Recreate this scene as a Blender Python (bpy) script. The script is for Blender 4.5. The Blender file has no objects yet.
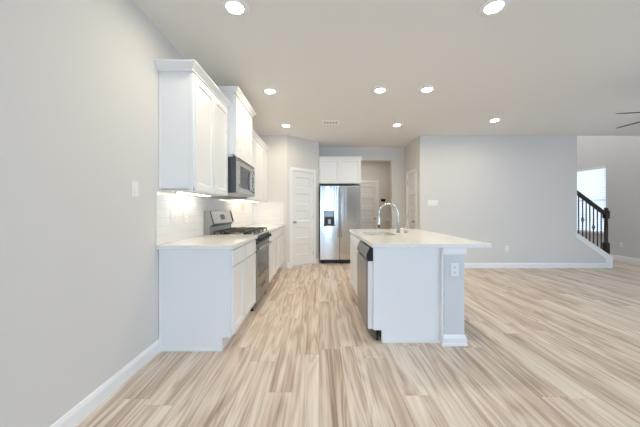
import bpy, bmesh, math
from mathutils import Vector, Matrix
from math import pi, sin, cos, radians

# ------------------------------------------------------------------ camera, world, light, exposure
scene = bpy.context.scene
COL = scene.collection
F_PX = 270.0
cam_data = bpy.data.cameras.new('camera')
cam = bpy.data.objects.new('camera', cam_data)
COL.objects.link(cam)
cam.location = (0, 0, 1.21)
cam.rotation_euler = (pi / 2, 0, 0)
cam_data.sensor_width = 36.0
cam_data.sensor_fit = 'HORIZONTAL'
cam_data.lens = F_PX / 640 * 36
cam_data.shift_x = 1.0 / 640
cam_data.shift_y = -3.5 / 640
cam_data.clip_start = 0.02
scene.camera = cam

scene.view_settings.view_transform = 'Standard'
scene.view_settings.look = 'None'
scene.view_settings.gamma = 1.0
scene.view_settings.use_curve_mapping = False
scene.view_settings.exposure = -0.14
scene.cycles.max_bounces = 12
scene.cycles.diffuse_bounces = 8
scene.cycles.sample_clamp_indirect = 6.0

world = bpy.data.worlds.new('sky')
scene.world = world
world.use_nodes = True
bg = world.node_tree.nodes['Background']
bg.inputs['Color'].default_value = (0.74, 0.86, 1.0, 1)
bg.inputs['Strength'].default_value = 1.6


def area(name, loc, rot, sx, sy, power, color):
    l = bpy.data.lights.new(name, 'AREA')
    l.shape = 'RECTANGLE'; l.size = sx; l.size_y = sy
    l.energy = power; l.color = color
    o = bpy.data.objects.new(name, l)
    o.location = loc; o.rotation_euler = rot
    COL.objects.link(o)
    return o


DAY = (0.49, 0.725, 1.0)
# daylight outside the openings of the rear wall (behind the camera) and of the side wall
area('daylight_patio_door', (0.55, -3.80, 1.27), (pi / 2 - 0.5, 0, 0), 0.6, 2.0, 72, DAY)
area('daylight_rear_window', (-0.65, -3.80, 1.37), (pi / 2 - 0.5, 0, 0), 1.0, 1.7, 64, DAY)  # added window light, brightens the cabinet end and left wall
area('daylight_rear_window', (3.55, -3.80, 1.72), (pi / 2 - 0.5, 0, 0), 1.5, 1.7, 105, DAY)
area('daylight_rear_window', (5.45, -3.80, 1.72), (pi / 2 - 0.5, 0, 0), 1.7, 1.7, 108, DAY)
area('daylight_side_window', (8.0, 1.6, 1.72), (pi / 2 - 0.5, 0, pi / 2), 2.4, 1.7, 78, DAY)
area('daylight_stair_window', (7.62, 7.3, 1.5), (pi / 2, 0, pi / 2), 1.2, 1.9, 30, (0.80, 0.89, 1.0))
area('fill_upper_landing', (5.4, 7.0, 5.3), (0, 0, 0), 2.6, 1.6, 52, (0.93, 0.95, 1.0))  # added fill from above, lifts the dark stairwell
area('fill_hall', (1.4, 7.4, 2.74), (0, 0, 0), 0.2, 0.2, 9, (1.0, 0.88, 0.72))  # unseen warm light added to brighten the hall
LAMP = 260.0          # radiance of the recessed lamps' lenses
STRIP = 11.0         # radiance of the under-cabinet strips

# ------------------------------------------------------------------ materials


def principled(name, color, rough=0.5, metal=0.0, spec=0.5, **kw):
    m = bpy.data.materials.new(name)
    m.use_nodes = True
    b = m.node_tree.nodes['Principled BSDF']
    b.inputs['Base Color'].default_value = (*color, 1)
    b.inputs['Roughness'].default_value = rough
    b.inputs['Metallic'].default_value = metal
    b.inputs['Specular IOR Level'].default_value = spec
    for k, v in kw.items():
        b.inputs[k].default_value = v
    return m


def nd(m, t, **props):
    n = m.node_tree.nodes.new(t)
    for k, v in props.items():
        setattr(n, k, v)
    return n


def lk(m, a, b):
    m.node_tree.links.new(a, b)


def add_bump(m, scale, strength, dist=0.002, detail=3, stretch=None):
    b = m.node_tree.nodes['Principled BSDF']
    tc = nd(m, 'ShaderNodeTexCoord')
    n = nd(m, 'ShaderNodeTexNoise')
    n.inputs['Scale'].default_value = scale
    n.inputs['Detail'].default_value = detail
    if stretch:
        mp = nd(m, 'ShaderNodeMapping')
        mp.inputs['Scale'].default_value = stretch
        lk(m, tc.outputs['Object'], mp.inputs['Vector'])
        lk(m, mp.outputs['Vector'], n.inputs['Vector'])
    else:
        lk(m, tc.outputs['Object'], n.inputs['Vector'])
    bp = nd(m, 'ShaderNodeBump')
    bp.inputs['Strength'].default_value = strength
    bp.inputs['Distance'].default_value = dist
    lk(m, n.outputs['Fac'], bp.inputs['Height'])
    lk(m, bp.outputs['Normal'], b.inputs['Normal'])
    return m


def emissive(name, color, strength):
    m = bpy.data.materials.new(name)
    m.use_nodes = True
    nt = m.node_tree
    nt.nodes.remove(nt.nodes['Principled BSDF'])
    e = nt.nodes.new('ShaderNodeEmission')
    e.inputs['Color'].default_value = (*color, 1)
    e.inputs['Strength'].default_value = strength
    nt.links.new(e.outputs[0], nt.nodes['Material Output'].inputs['Surface'])
    return m


M = {}
M['wall'] = add_bump(principled('wall_paint', (0.725, 0.71, 0.685), 0.75, spec=0.25), 160, 0.25)
M['rear'] = principled('rear_reflection_tone', (0.30, 0.25, 0.205), 0.75, spec=0.25)  # unseen wall toned dark to shape the refrigerator's reflections
M['ceiling'] = add_bump(principled('ceiling_paint', (0.85, 0.835, 0.81), 0.85, spec=0.2), 120, 0.25)
M['trim'] = principled('trim_paint', (0.90, 0.905, 0.91), 0.4)
M['cab'] = principled('cabinet_paint', (0.87, 0.87, 0.87), 0.35)
M['ponywall'] = add_bump(principled('island_wall_paint', (0.70, 0.705, 0.715), 0.75, spec=0.25), 160, 0.25)
M['door'] = principled('door_paint', (0.84, 0.84, 0.84), 0.4)
M['plate'] = principled('wall_plate_plastic', (0.87, 0.87, 0.86), 0.35)
M['plate_dark'] = principled('socket_slot', (0.12, 0.12, 0.12), 0.5)
M['nickel'] = principled('satin_nickel', (0.50, 0.47, 0.43), 0.3, 1.0)
M['chrome'] = principled('brushed_chrome', (0.58, 0.575, 0.56), 0.22, 1.0)
M['black'] = principled('black_plastic', (0.015, 0.015, 0.017), 0.35)
M['black_glass'] = principled('black_glass', (0.02, 0.02, 0.024), 0.06)
M['dark_side'] = principled('appliance_side_paint', (0.06, 0.065, 0.08), 0.35)
M['iron'] = add_bump(principled('cast_iron', (0.05, 0.045, 0.04), 0.38), 200, 0.3)
M['rail'] = principled('espresso_wood', (0.022, 0.015, 0.012), 0.35)
M['baluster'] = principled('black_iron', (0.02, 0.02, 0.022), 0.45)
M['fan'] = principled('fan_blade_dark', (0.05, 0.04, 0.035), 0.5)
M['sink'] = principled('sink_steel', (0.27, 0.265, 0.26), 0.35, 1.0)
M['lamp'] = emissive('lamp_lens', (1.0, 0.88, 0.66), LAMP)
M['strip'] = emissive('strip_lens', (1.0, 0.86, 0.66), STRIP)
M['blue_led'] = emissive('clock_digits', (0.15, 0.3, 0.9), 0.6)
M['end_cap'] = principled('taupe_steel_cap', (0.36, 0.33, 0.30), 0.4, 0.6)
M['clock_button'] = principled('blue_grey_button', (0.16, 0.18, 0.26), 0.4)
M['vent_dark'] = principled('vent_shadow_gap', (0.12, 0.12, 0.12), 0.8)
M['tread'] = principled('stair_carpet', (0.45, 0.42, 0.38), 0.95)
M['dispenser'] = principled('dispenser_panel', (0.20, 0.23, 0.29), 0.15)
M['grey_plastic'] = principled('grey_plastic', (0.42, 0.42, 0.43), 0.4)


def make_quartz():
    m = principled('white_quartz', (0.86, 0.85, 0.83), 0.12)
    b = m.node_tree.nodes['Principled BSDF']
    tc = nd(m, 'ShaderNodeTexCoord')
    n = nd(m, 'ShaderNodeTexNoise')
    n.inputs['Scale'].default_value = 60
    n.inputs['Detail'].default_value = 5
    lk(m, tc.outputs['Object'], n.inputs['Vector'])
    r = nd(m, 'ShaderNodeValToRGB')
    r.color_ramp.elements[0].position = 0.3
    r.color_ramp.elements[0].color = (0.82, 0.81, 0.785, 1)
    r.color_ramp.elements[1].position = 0.6
    r.color_ramp.elements[1].color = (0.87, 0.86, 0.84, 1)
    lk(m, n.outputs['Fac'], r.inputs['Fac'])
    lk(m, r.outputs['Color'], b.inputs['Base Color'])
    return m


M['quartz'] = make_quartz()


def make_steel(name, color, rough, stretch, dist):
    m = principled(name, color, rough, 1.0)
    b = m.node_tree.nodes['Principled BSDF']
    b.inputs['Anisotropic'].default_value = 0.75
    b.inputs['Anisotropic Rotation'].default_value = 0.25
    tc = nd(m, 'ShaderNodeTexCoord')
    mp = nd(m, 'ShaderNodeMapping')
    mp.inputs['Scale'].default_value = stretch
    lk(m, tc.outputs['Object'], mp.inputs['Vector'])
    n = nd(m, 'ShaderNodeTexNoise')
    n.inputs['Scale'].default_value = 1.0
    n.inputs['Detail'].default_value = 1.0
    lk(m, mp.outputs['Vector'], n.inputs['Vector'])
    bp = nd(m, 'ShaderNodeBump')
    bp.inputs['Strength'].default_value = 1.0
    bp.inputs['Distance'].default_value = dist
    lk(m, n.outputs['Fac'], bp.inputs['Height'])
    lk(m, bp.outputs['Normal'], b.inputs['Normal'])
    return m


M['steel'] = make_steel('stainless_steel', (0.56, 0.55, 0.53), 0.26, (9, 9, 0.5), 0.001)
M['oven_steel'] = make_steel('dark_stainless_steel', (0.30, 0.295, 0.29), 0.32, (9, 9, 0.5), 0.001)
M['fridge_steel'] = make_steel('refrigerator_steel', (0.66, 0.65, 0.635), 0.17, (14, 14, 0.2), 0.0025)


def make_tile():
    m = principled('white_subway_tile', (0.86, 0.85, 0.83), 0.12)
    b = m.node_tree.nodes['Principled BSDF']
    tc = nd(m, 'ShaderNodeTexCoord')
    sp = nd(m, 'ShaderNodeSeparateXYZ')
    lk(m, tc.outputs['Object'], sp.inputs[0])
    ad = nd(m, 'ShaderNodeMath', operation='ADD')
    lk(m, sp.outputs[0], ad.inputs[0]); lk(m, sp.outputs[1], ad.inputs[1])
    cb = nd(m, 'ShaderNodeCombineXYZ')
    lk(m, ad.outputs[0], cb.inputs[0]); lk(m, sp.outputs[2], cb.inputs[1])
    br = nd(m, 'ShaderNodeTexBrick')
    br.inputs['Scale'].default_value = 1.0
    br.inputs['Brick Width'].default_value = 0.30
    br.inputs['Row Height'].default_value = 0.0762
    br.inputs['Mortar Size'].default_value = 0.0016
    br.inputs['Mortar Smooth'].default_value = 0.3
    br.inputs['Color1'].default_value = (0.86, 0.85, 0.83, 1)
    br.inputs['Color2'].default_value = (0.83, 0.82, 0.80, 1)
    br.inputs['Mortar'].default_value = (0.70, 0.69, 0.67, 1)
    lk(m, cb.outputs[0], br.inputs['Vector'])
    lk(m, br.outputs['Color'], b.inputs['Base Color'])
    bp = nd(m, 'ShaderNodeBump', invert=True)
    bp.inputs['Strength'].default_value = 0.5
    bp.inputs['Distance'].default_value = 0.002
    lk(m, br.outputs['Fac'], bp.inputs['Height'])
    lk(m, bp.outputs['Normal'], b.inputs['Normal'])
    return m


M['tile'] = make_tile()


def make_planks():
    m = principled('oak_vinyl_planks', (0.6, 0.5, 0.4), 0.42, spec=0.45)
    b = m.node_tree.nodes['Principled BSDF']
    tc = nd(m, 'ShaderNodeTexCoord')
    sp = nd(m, 'ShaderNodeSeparateXYZ')
    lk(m, tc.outputs['Object'], sp.inputs[0])
    def mth(op, a, b_=None):
        k = nd(m, 'ShaderNodeMath', operation=op)
        for q, v in enumerate((a, b_)):
            if v is None: continue
            if isinstance(v, (int, float)): k.inputs[q].default_value = v
            else: lk(m, v, k.inputs[q])
        return k.outputs[0]
    PW, PLEN = 0.18, 1.22                       # planks run along the depth of the room, joints staggered at random
    rx = mth('DIVIDE', sp.outputs[0], PW)
    row = mth('FLOOR', rx)
    wn = nd(m, 'ShaderNodeTexWhiteNoise', noise_dimensions='1D')
    lk(m, row, wn.inputs['W'])
    ry_ = mth('ADD', mth('DIVIDE', sp.outputs[1], PLEN), mth('MULTIPLY', wn.outputs['Value'], 7.0))
    idx = mth('FLOOR', ry_)
    cb = nd(m, 'ShaderNodeCombineXYZ')
    lk(m, row, cb.inputs[0]); lk(m, idx, cb.inputs[1])
    wn2 = nd(m, 'ShaderNodeTexWhiteNoise', noise_dimensions='2D')
    lk(m, cb.outputs[0], wn2.inputs['Vector'])
    rnd = wn2.outputs['Value']
    fx_ = mth('FRACT', rx); fy_ = mth('FRACT', ry_)
    ex = mth('MULTIPLY', mth('MINIMUM', fx_, mth('SUBTRACT', 1.0, fx_)), PW)
    ey = mth('MULTIPLY', mth('MINIMUM', fy_, mth('SUBTRACT', 1.0, fy_)), PLEN)
    seam = mth('LESS_THAN', mth('MINIMUM', ex, ey), 0.0010)
    w = nd(m, 'ShaderNodeMath', operation='MULTIPLY')
    w.inputs[1].default_value = 37.0
    lk(m, rnd, w.inputs[0])

    def grain(sx, sy, detail, dist, rough=0.6):
        mp = nd(m, 'ShaderNodeMapping')
        mp.inputs['Scale'].default_value = (sx, sy, 1)
        lk(m, tc.outputs['Object'], mp.inputs['Vector'])
        n = nd(m, 'ShaderNodeTexNoise', noise_dimensions='4D')
        n.inputs['Scale'].default_value = 1.0
        n.inputs['Detail'].default_value = detail
        n.inputs['Roughness'].default_value = rough
        n.inputs['Distortion'].default_value = dist
        lk(m, mp.outputs['Vector'], n.inputs['Vector'])
        lk(m, w.outputs[0], n.inputs['W'])
        return n
    g1 = grain(9, 0.6, 3, 0.8, 0.55)
    g2 = grain(65, 0.9, 3, 0.3, 0.55)
    g3 = grain(6.0, 0.6, 1, 0.5)
    g4 = grain(22, 0.7, 2, 0.6)
    # cathedral figure: contour lines of a stretched noise
    mulr = nd(m, 'ShaderNodeMath', operation='MULTIPLY'); mulr.inputs[1].default_value = 60.0
    lk(m, g3.outputs['Fac'], mulr.inputs[0])
    sn = nd(m, 'ShaderNodeMath', operation='SINE')
    lk(m, mulr.outputs[0], sn.inputs[0])

    def scaled(sock, f):
        k = nd(m, 'ShaderNodeMath', operation='MULTIPLY'); k.inputs[1].default_value = f
        lk(m, sock, k.inputs[0]); return k.outputs[0]

    def plus(a, c):
        k = nd(m, 'ShaderNodeMath', operation='ADD')
        lk(m, a, k.inputs[0]); lk(m, c, k.inputs[1]); return k.outputs[0]
    tot = plus(plus(scaled(g1.outputs['Fac'], 0.62), scaled(g2.outputs['Fac'], 0.34)),
               plus(scaled(sn.outputs[0], 0.055), scaled(rnd, 0.085)))
    ln = mth('MULTIPLY', mth('SMOOTH_MIN', mth('MULTIPLY', mth('ABSOLUTE', mth('SUBTRACT', g4.outputs['Fac'], 0.5)), 14.0), 1.0), 0.10)   # dark pore lines
    tot = mth('ADD', mth('ADD', tot, ln), 0.112)
    r = nd(m, 'ShaderNodeValToRGB')
    e = r.color_ramp.elements
    e[0].position = 0.46; e[0].color = (0.33, 0.23, 0.17, 1)
    e[1].position = 0.92; e[1].color = (0.85, 0.775, 0.69, 1)
    k = e.new(0.60); k.color = (0.54, 0.42, 0.335, 1)
    k = e.new(0.74); k.color = (0.72, 0.62, 0.53, 1)
    lk(m, tot, r.inputs['Fac'])
    mx = nd(m, 'ShaderNodeMix', data_type='RGBA', blend_type='MULTIPLY')
    mx.inputs['B'].default_value = (0.70, 0.65, 0.60, 1)
    lk(m, seam, mx.inputs['Factor'])
    lk(m, r.outputs['Color'], mx.inputs['A'])
    lk(m, mx.outputs['Result'], b.inputs['Base Color'])
    bp = nd(m, 'ShaderNodeBump')
    bp.inputs['Strength'].default_value = 0.12
    bp.inputs['Distance'].default_value = 0.001
    lk(m, g2.outputs['Fac'], bp.inputs['Height'])
    lk(m, bp.outputs['Normal'], b.inputs['Normal'])
    return m


M['floor'] = make_planks()


def make_pane():
    m = bpy.data.materials.new('window_glass')
    m.use_nodes = True
    nt = m.node_tree
    nt.nodes.remove(nt.nodes['Principled BSDF'])
    t = nt.nodes.new('ShaderNodeBsdfTransparent')
    g = nt.nodes.new('ShaderNodeBsdfGlossy'); g.inputs['Roughness'].default_value = 0.02
    x = nt.nodes.new('ShaderNodeMixShader'); x.inputs[0].default_value = 0.06
    nt.links.new(t.outputs[0], x.inputs[1]); nt.links.new(g.outputs[0], x.inputs[2])
    nt.links.new(x.outputs[0], nt.nodes['Material Output'].inputs['Surface'])
    return m


M['pane'] = make_pane()


def make_blind():
    m = bpy.data.materials.new('blind_vinyl')
    m.use_nodes = True
    nt = m.node_tree
    nt.nodes.remove(nt.nodes['Principled BSDF'])
    d = nt.nodes.new('ShaderNodeBsdfDiffuse'); d.inputs['Color'].default_value = (0.85, 0.86, 0.87, 1)
    t = nt.nodes.new('ShaderNodeBsdfTranslucent'); t.inputs['Color'].default_value = (0.85, 0.88, 0.92, 1)
    x = nt.nodes.new('ShaderNodeMixShader'); x.inputs[0].default_value = 0.45
    nt.links.new(d.outputs[0], x.inputs[1]); nt.links.new(t.outputs[0], x.inputs[2])
    nt.links.new(x.outputs[0], nt.nodes['Material Output'].inputs['Surface'])
    return m


M['blind'] = make_blind()

# ------------------------------------------------------------------ mesh helpers


class Frame:
    """local axes: u (across), v (up), n (out of the face)"""
    def __init__(s, o=(0, 0, 0), u=(1, 0, 0), n=(0, -1, 0), v=(0, 0, 1)):
        s.o, s.u, s.n, s.v = Vector(o), Vector(u).normalized(), Vector(n).normalized(), Vector(v)

    def p(s, u, v, n):
        return s.o + s.u * u + s.v * v + s.n * n


class MB:
    def __init__(s):
        s.bm = bmesh.new()

    def _merge(s, t):
        me = bpy.data.meshes.new('t')
        bmesh.ops.recalc_face_normals(t, faces=t.faces)
        t.to_mesh(me); t.free()
        s.bm.from_mesh(me)
        bpy.data.meshes.remove(me)

    def hexa(s, pts, bevel=0.0, seg=2):
        t = bmesh.new()
        vs = [t.verts.new(p) for p in pts]
        for f in ((0, 1, 2, 3), (4, 5, 6, 7), (0, 1, 5, 4), (1, 2, 6, 5), (2, 3, 7, 6), (3, 0, 4, 7)):
            t.faces.new([vs[i] for i in f])
        bmesh.ops.recalc_face_normals(t, faces=t.faces)
        if bevel:
            bmesh.ops.bevel(t, geom=list(t.edges), offset=bevel, segments=seg, profile=0.5, affect='EDGES')
        s._merge(t)
        return s

    def box(s, x0, x1, y0, y1, z0, z1, bevel=0.0, seg=2):
        return s.hexa([(x0, y0, z0), (x1, y0, z0), (x1, y1, z0), (x0, y1, z0),
                       (x0, y0, z1), (x1, y0, z1), (x1, y1, z1), (x0, y1, z1)], bevel, seg)

    def boxf(s, fr, u0, u1, v0, v1, n0, n1, bevel=0.0, seg=2):
        return s.hexa([fr.p(u0, v0, n0), fr.p(u1, v0, n0), fr.p(u1, v0, n1), fr.p(u0, v0, n1),
                       fr.p(u0, v1, n0), fr.p(u1, v1, n0), fr.p(u1, v1, n1), fr.p(u0, v1, n1)], bevel, seg)

    def prism(s, poly, d, bevel=0.0):
        """poly: 3D points of one planar face; d: extrusion vector"""
        t = bmesh.new()
        a = [t.verts.new(p) for p in poly]
        b = [t.verts.new(Vector(p) + Vector(d)) for p in poly]
        n = len(poly)
        t.faces.new(a); t.faces.new(b[::-1])
        for i in range(n):
            j = (i + 1) % n
            t.faces.new((a[i], a[j], b[j], b[i]))
        bmesh.ops.recalc_face_normals(t, faces=t.faces)
        if bevel:
            bmesh.ops.bevel(t, geom=list(t.edges), offset=bevel, segments=2, profile=0.5, affect='EDGES')
        s._merge(t)
        return s

    def tube(s, pts, r, seg=14, caps=True):
        """tube along pts; r is a number or one radius per point"""
        t = bmesh.new()
        pts = [Vector(p) for p in pts]
        rs = r if isinstance(r, (list, tuple)) else [r] * len(pts)
        rings, prev = [], None
        for i, p in enumerate(pts):
            d = (pts[min(i + 1, len(pts) - 1)] - pts[max(i - 1, 0)]).normalized()
            if prev is None:
                ref = Vector((0, 0, 1)) if abs(d.z) < 0.9 else Vector((1, 0, 0))
                a = d.cross(ref).normalized()
            else:
                a = (prev - d * prev.dot(d)).normalized()
            prev = a
            b = d.cross(a)
            rings.append([t.verts.new(p + (a * cos(2 * pi * k / seg) + b * sin(2 * pi * k / seg)) * rs[i])
                          for k in range(seg)])
        for i in range(len(rings) - 1):
            for k in range(seg):
                q = (k + 1) % seg
                f = t.faces.new((rings[i][k], rings[i][q], rings[i + 1][q], rings[i + 1][k]))
                f.smooth = True
        if caps:
            t.faces.new(rings[0][::-1]); t.faces.new(rings[-1])
        s._merge(t)
        return s

    def lathe(s, c, axis, prof, seg=28):
        """prof: (radius, distance along axis)"""
        t = bmesh.new()
        c, ax = Vector(c), Vector(axis).normalized()
        ref = Vector((0, 0, 1)) if abs(ax.z) < 0.9 else Vector((1, 0, 0))
        a = ax.cross(ref).normalized(); b = ax.cross(a)
        rings = []
        for r, h in prof:
            rings.append([t.verts.new(c + ax * h + (a * cos(2 * pi * k / seg) + b * sin(2 * pi * k / seg)) * max(r, 1e-5))
                          for k in range(seg)])
        for i in range(len(rings) - 1):
            for k in range(seg):
                q = (k + 1) % seg
                f = t.faces.new((rings[i][k], rings[i][q], rings[i + 1][q], rings[i + 1][k]))
                f.smooth = True
        t.faces.new(rings[0][::-1]); t.faces.new(rings[-1])
        s._merge(t)
        return s

    def sweep(s, path, prof, z=0.0, left=True):
        """mitred sweep of a closed profile (out, up) along a plan polyline; out is left of the path direction"""
        t = bmesh.new()
        P = [Vector((p[0], p[1])) for p in path]
        sg = 1 if left else -1
        nrm = []
        for i in range(len(P) - 1):
            d = (P[i + 1] - P[i]).normalized()
            nrm.append(Vector((-d.y, d.x)) * sg)
        rings = []
        for i, p in enumerate(P):
            if i == 0: m_ = nrm[0]
            elif i == len(P) - 1: m_ = nrm[-1]
            else:
                m_ = (nrm[i - 1] + nrm[i])
                m_ = m_ / max(m_.dot(nrm[i]), 1e-4)
            rings.append([t.verts.new((p.x + m_.x * o, p.y + m_.y * o, z + h)) for o, h in prof])
        n = len(prof)
        for i in range(len(rings) - 1):
            for k in range(n):
                q = (k + 1) % n
                t.faces.new((rings[i][k], rings[i][q], rings[i + 1][q], rings[i + 1][k]))
        t.faces.new(rings[0][::-1]); t.faces.new(rings[-1])
        s._merge(t)
        return s

    def recess(s, fr, a, b, c, d, n1, depth, k):
        """flat panel sunk below the face, with sloped edges"""
        t = bmesh.new()
        o = [t.verts.new(fr.p(x, y, n1)) for x, y in ((a, c), (b, c), (b, d), (a, d))]
        i = [t.verts.new(fr.p(x, y, n1 - depth)) for x, y in ((a + k, c + k), (b - k, c + k), (b - k, d - k), (a + k, d - k))]
        for e in range(4):
            g = (e + 1) % 4
            t.faces.new((o[e], o[g], i[g], i[e]))
        t.faces.new(i)
        for f in t.faces:
            f.normal_update()
            if f.normal.dot(fr.n) < 0:
                f.normal_flip()
        me = bpy.data.meshes.new('t'); t.to_mesh(me); t.free(); s.bm.from_mesh(me); bpy.data.meshes.remove(me)
        return s

    def shaker(s, fr, u0, u1, v0, v1, n0, th=0.019, rail=0.057, rec=0.011, bev=0.0015):
        s.boxf(fr, u0, u0 + rail, v0, v1, n0, n0 + th, bev)
        s.boxf(fr, u1 - rail, u1, v0, v1, n0, n0 + th, bev)
        s.boxf(fr, u0 + rail - .001, u1 - rail + .001, v0, v0 + rail, n0, n0 + th, bev)
        s.boxf(fr, u0 + rail - .001, u1 - rail + .001, v1 - rail, v1, n0, n0 + th, bev)
        s.recess(fr, u0 + rail, u1 - rail, v0 + rail, v1 - rail, n0 + th - .001, rec, 0.012)
        return s


OFF = {}


def part(name, mb, mat, parent=None, world=True):
    """link the mesh as ONE object; the mesh is given in world coordinates unless world=False"""
    me = bpy.data.meshes.new(name)
    off = OFF.get(parent.name, Vector((0, 0, 0))) if parent else Vector((0, 0, 0))
    if world and off.length:
        bmesh.ops.translate(mb.bm, verts=mb.bm.verts, vec=-off)
    mb.bm.to_mesh(me); mb.bm.free()
    me.materials.append(M[mat])
    o = bpy.data.objects.new(name, me)
    COL.objects.link(o)
    if parent:
        o.parent = parent
        OFF[o.name] = off if world else Vector((0, 0, 0))
    return o


def tag(o, label, cat, group=None):
    o['label'] = label; o['category'] = cat
    if group: o['group'] = group
    return o


def thing(name, label, cat, loc=(0, 0, 0), rotz=0.0, group=None):
    o = bpy.data.objects.new(name, None)
    o.empty_display_size = 0.1
    COL.objects.link(o)
    o.location = loc; o.rotation_euler = (0, 0, rotz)
    OFF[o.name] = Vector(loc) if rotz == 0 else Vector((0, 0, 0))
    return tag(o, label, cat, group)


def struct(name, mb, mat, parent=None):
    o = part(name, mb, mat, parent)
    if not parent: o['kind'] = 'structure'
    return o


def children_of(o):
    return [c for c in bpy.data.objects if c.parent == o]


def dup(root, loc, label, rotz=None, parent=None):
    r = root.copy(); COL.objects.link(r)
    if parent is None:
        r.location = loc
        if rotz is not None: r.rotation_euler = (0, 0, rotz)
        r['label'] = label
    else:
        r.parent = parent
    for ch in children_of(root):
        dup(ch, None, None, None, r)
    return r


# ------------------------------------------------------------------ dimensions (metres; camera at x=0, y=0)
XL = -1.376           # left wall
XR = 7.27             # right wall
YR = -3.2             # rear wall, behind the camera
H = 2.76              # ceiling
YE = 5.60             # end wall of the kitchen run
YB = 6.65             # back wall with the hall opening
YW = 5.64             # living room wall
XW = 2.11             # where that wall begins
XWE = 5.39            # where it ends, at the stair
YH = 8.28             # far wall of the hall
PA = Vector((-0.66, 5.60)); PB = Vector((0.0, 6.18))   # pantry wall ends
T = 0.12
H2 = 5.4

# ------------------------------------------------------------------ floor, ceiling, walls
struct('floor', MB().box(XL - T, XR + T, YR - T, YH + T, -0.1, 0.0), 'floor')

c = MB()
c.box(XL - T, XR + T, YR - T, YW, H, H + 0.2)
c.box(XL - T, XWE, YW, YH + T, H, H + 0.2)
struct('ceiling', c, 'ceiling')

struct('wall_left', MB().box(XL - T, XL, YR - T, YB + T, 0, H), 'wall')
struct('wall_kitchen_end', MB().box(XL, PA.x, YE, YE + T, 0, H), 'wall')

pd = (PB - PA); PL = pd.length; pd.normalize()
pn = Vector((pd.y, -pd.x))
PF = Frame((PA.x, PA.y, 0), (pd.x, pd.y, 0), (pn.x, pn.y, 0))
D0, D1, DH = 0.122, 0.714, 2.05          # pantry door opening along the wall
w = MB()
w.boxf(PF, 0, D0, 0, H, -T, 0)
w.boxf(PF, D1, PL, 0, H, -T, 0)
w.boxf(PF, D0, D1, DH, H, -T, 0)
struct('wall_pantry', w, 'wall')
struct('wall_fridge_side', MB().box(-T, 0.0, 6.2, YB, 0, H), 'wall')

OX0, OX1, OZ = 1.02, 1.795, 2.43         # hall opening
w = MB()
w.box(-T, OX0, YB, YB + T, 0, H)
w.box(OX1, XW + T, YB, YB + T, 0, H)
w.box(OX0, OX1, YB, YB + T, OZ, H)
struct('wall_back', w, 'wall')

SD0, SD1, SDH = 5.90, 6.46, 2.05         # closet door in the short side wall
w = MB()
w.box(XW, XW + T, YW, SD0, 0, H)
w.box(XW, XW + T, SD1, YB, 0, H)
w.box(XW, XW + T, SD0, SD1, SDH, H)
struct('wall_closet', w, 'wall')
struct('wall_living', MB().box(XW + T, XWE, YW, YW + T, 0, H), 'wall')
struct('wall_closet_back', MB().box(2.9, 2.9 + T, YW + T, YH, 0, H2), 'wall')

# hall beyond the opening
HD0, HD1, HDH = 1.02, 1.775, 2.05
w = MB()
w.box(0.3, HD0, YH, YH + T, 0, H)
w.box(HD1, 2.9, YH, YH + T, 0, H)
w.box(HD0, HD1, YH, YH + T, HDH, H)
struct('wall_hall_far', w, 'wall')
struct('wall_hall_left', MB().box(0.3 - T, 0.3, YB + T, YH + T, 0, H), 'wall')
struct('wall_hall_half', MB().box(2.03, 2.9, 8.16, YH, 0, 0.885), 'wall')
struct('trim_1', MB().box(2.015, 2.9, 8.14, YH, 0.885, 0.915, 0.004), 'trim')

# stairwell, two storeys high
WY0, WY1, WZ0, WZ1 = 6.84, 7.90, 0.62, 2.33
w = MB()
w.box(XR, XR + T, YR - T, 0.4, 0, H)
w.box(XR, XR + T, 2.8, WY0, 0, H2)
w.box(XR, XR + T, 0.4, 2.8, 0, 0.65)
w.box(XR, XR + T, 0.4, 2.8, 2.35, H)
w.box(XR, XR + T, WY0, WY1, 0, WZ0)
w.box(XR, XR + T, WY0, WY1, WZ1, H2)
w.box(XR, XR + T, WY1, 8.4, 0, H2)
struct('wall_right', w, 'wall')
struct('wall_stair_far', MB().box(2.9 + T, XR, YH, YH + T, 0, H2), 'wall')
w = MB()
w.box(XWE - 2.4, XR, YW - T, YW, H + 0.2, H2)
struct('wall_upper', w, 'wall')
struct('ceiling_stair', MB().box(2.9, XR + T, YW - T, YH + T, H2, H2 + .1), 'ceiling')

# rear wall behind the camera: glazed patio door, two windows, one more added for light
w = MB()
zs = 0.65
w.box(XL - T, -1.15, YR - T, YR, 0, H)
w.box(-0.15, 0.25, YR - T, YR, 0, H)
w.box(-1.15, -0.15, YR - T, YR, 0, 0.3); w.box(-1.15, -0.15, YR - T, YR, 2.0, H)
w.box(0.25, 0.85, YR - T, YR, 2.08, H)
w.box(0.85, 2.8, YR - T, YR, 0, H)
w.box(2.8, 4.3, YR - T, YR, 0, zs); w.box(2.8, 4.3, YR - T, YR, 2.35, H)
w.box(4.3, 4.6, YR - T, YR, 0, H)
w.box(4.6, 6.3, YR - T, YR, 0, zs); w.box(4.6, 6.3, YR - T, YR, 2.35, H)
w.box(6.3, XR + T, YR - T, YR, 0, H)
struct('wall_rear', w, 'rear')


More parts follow.
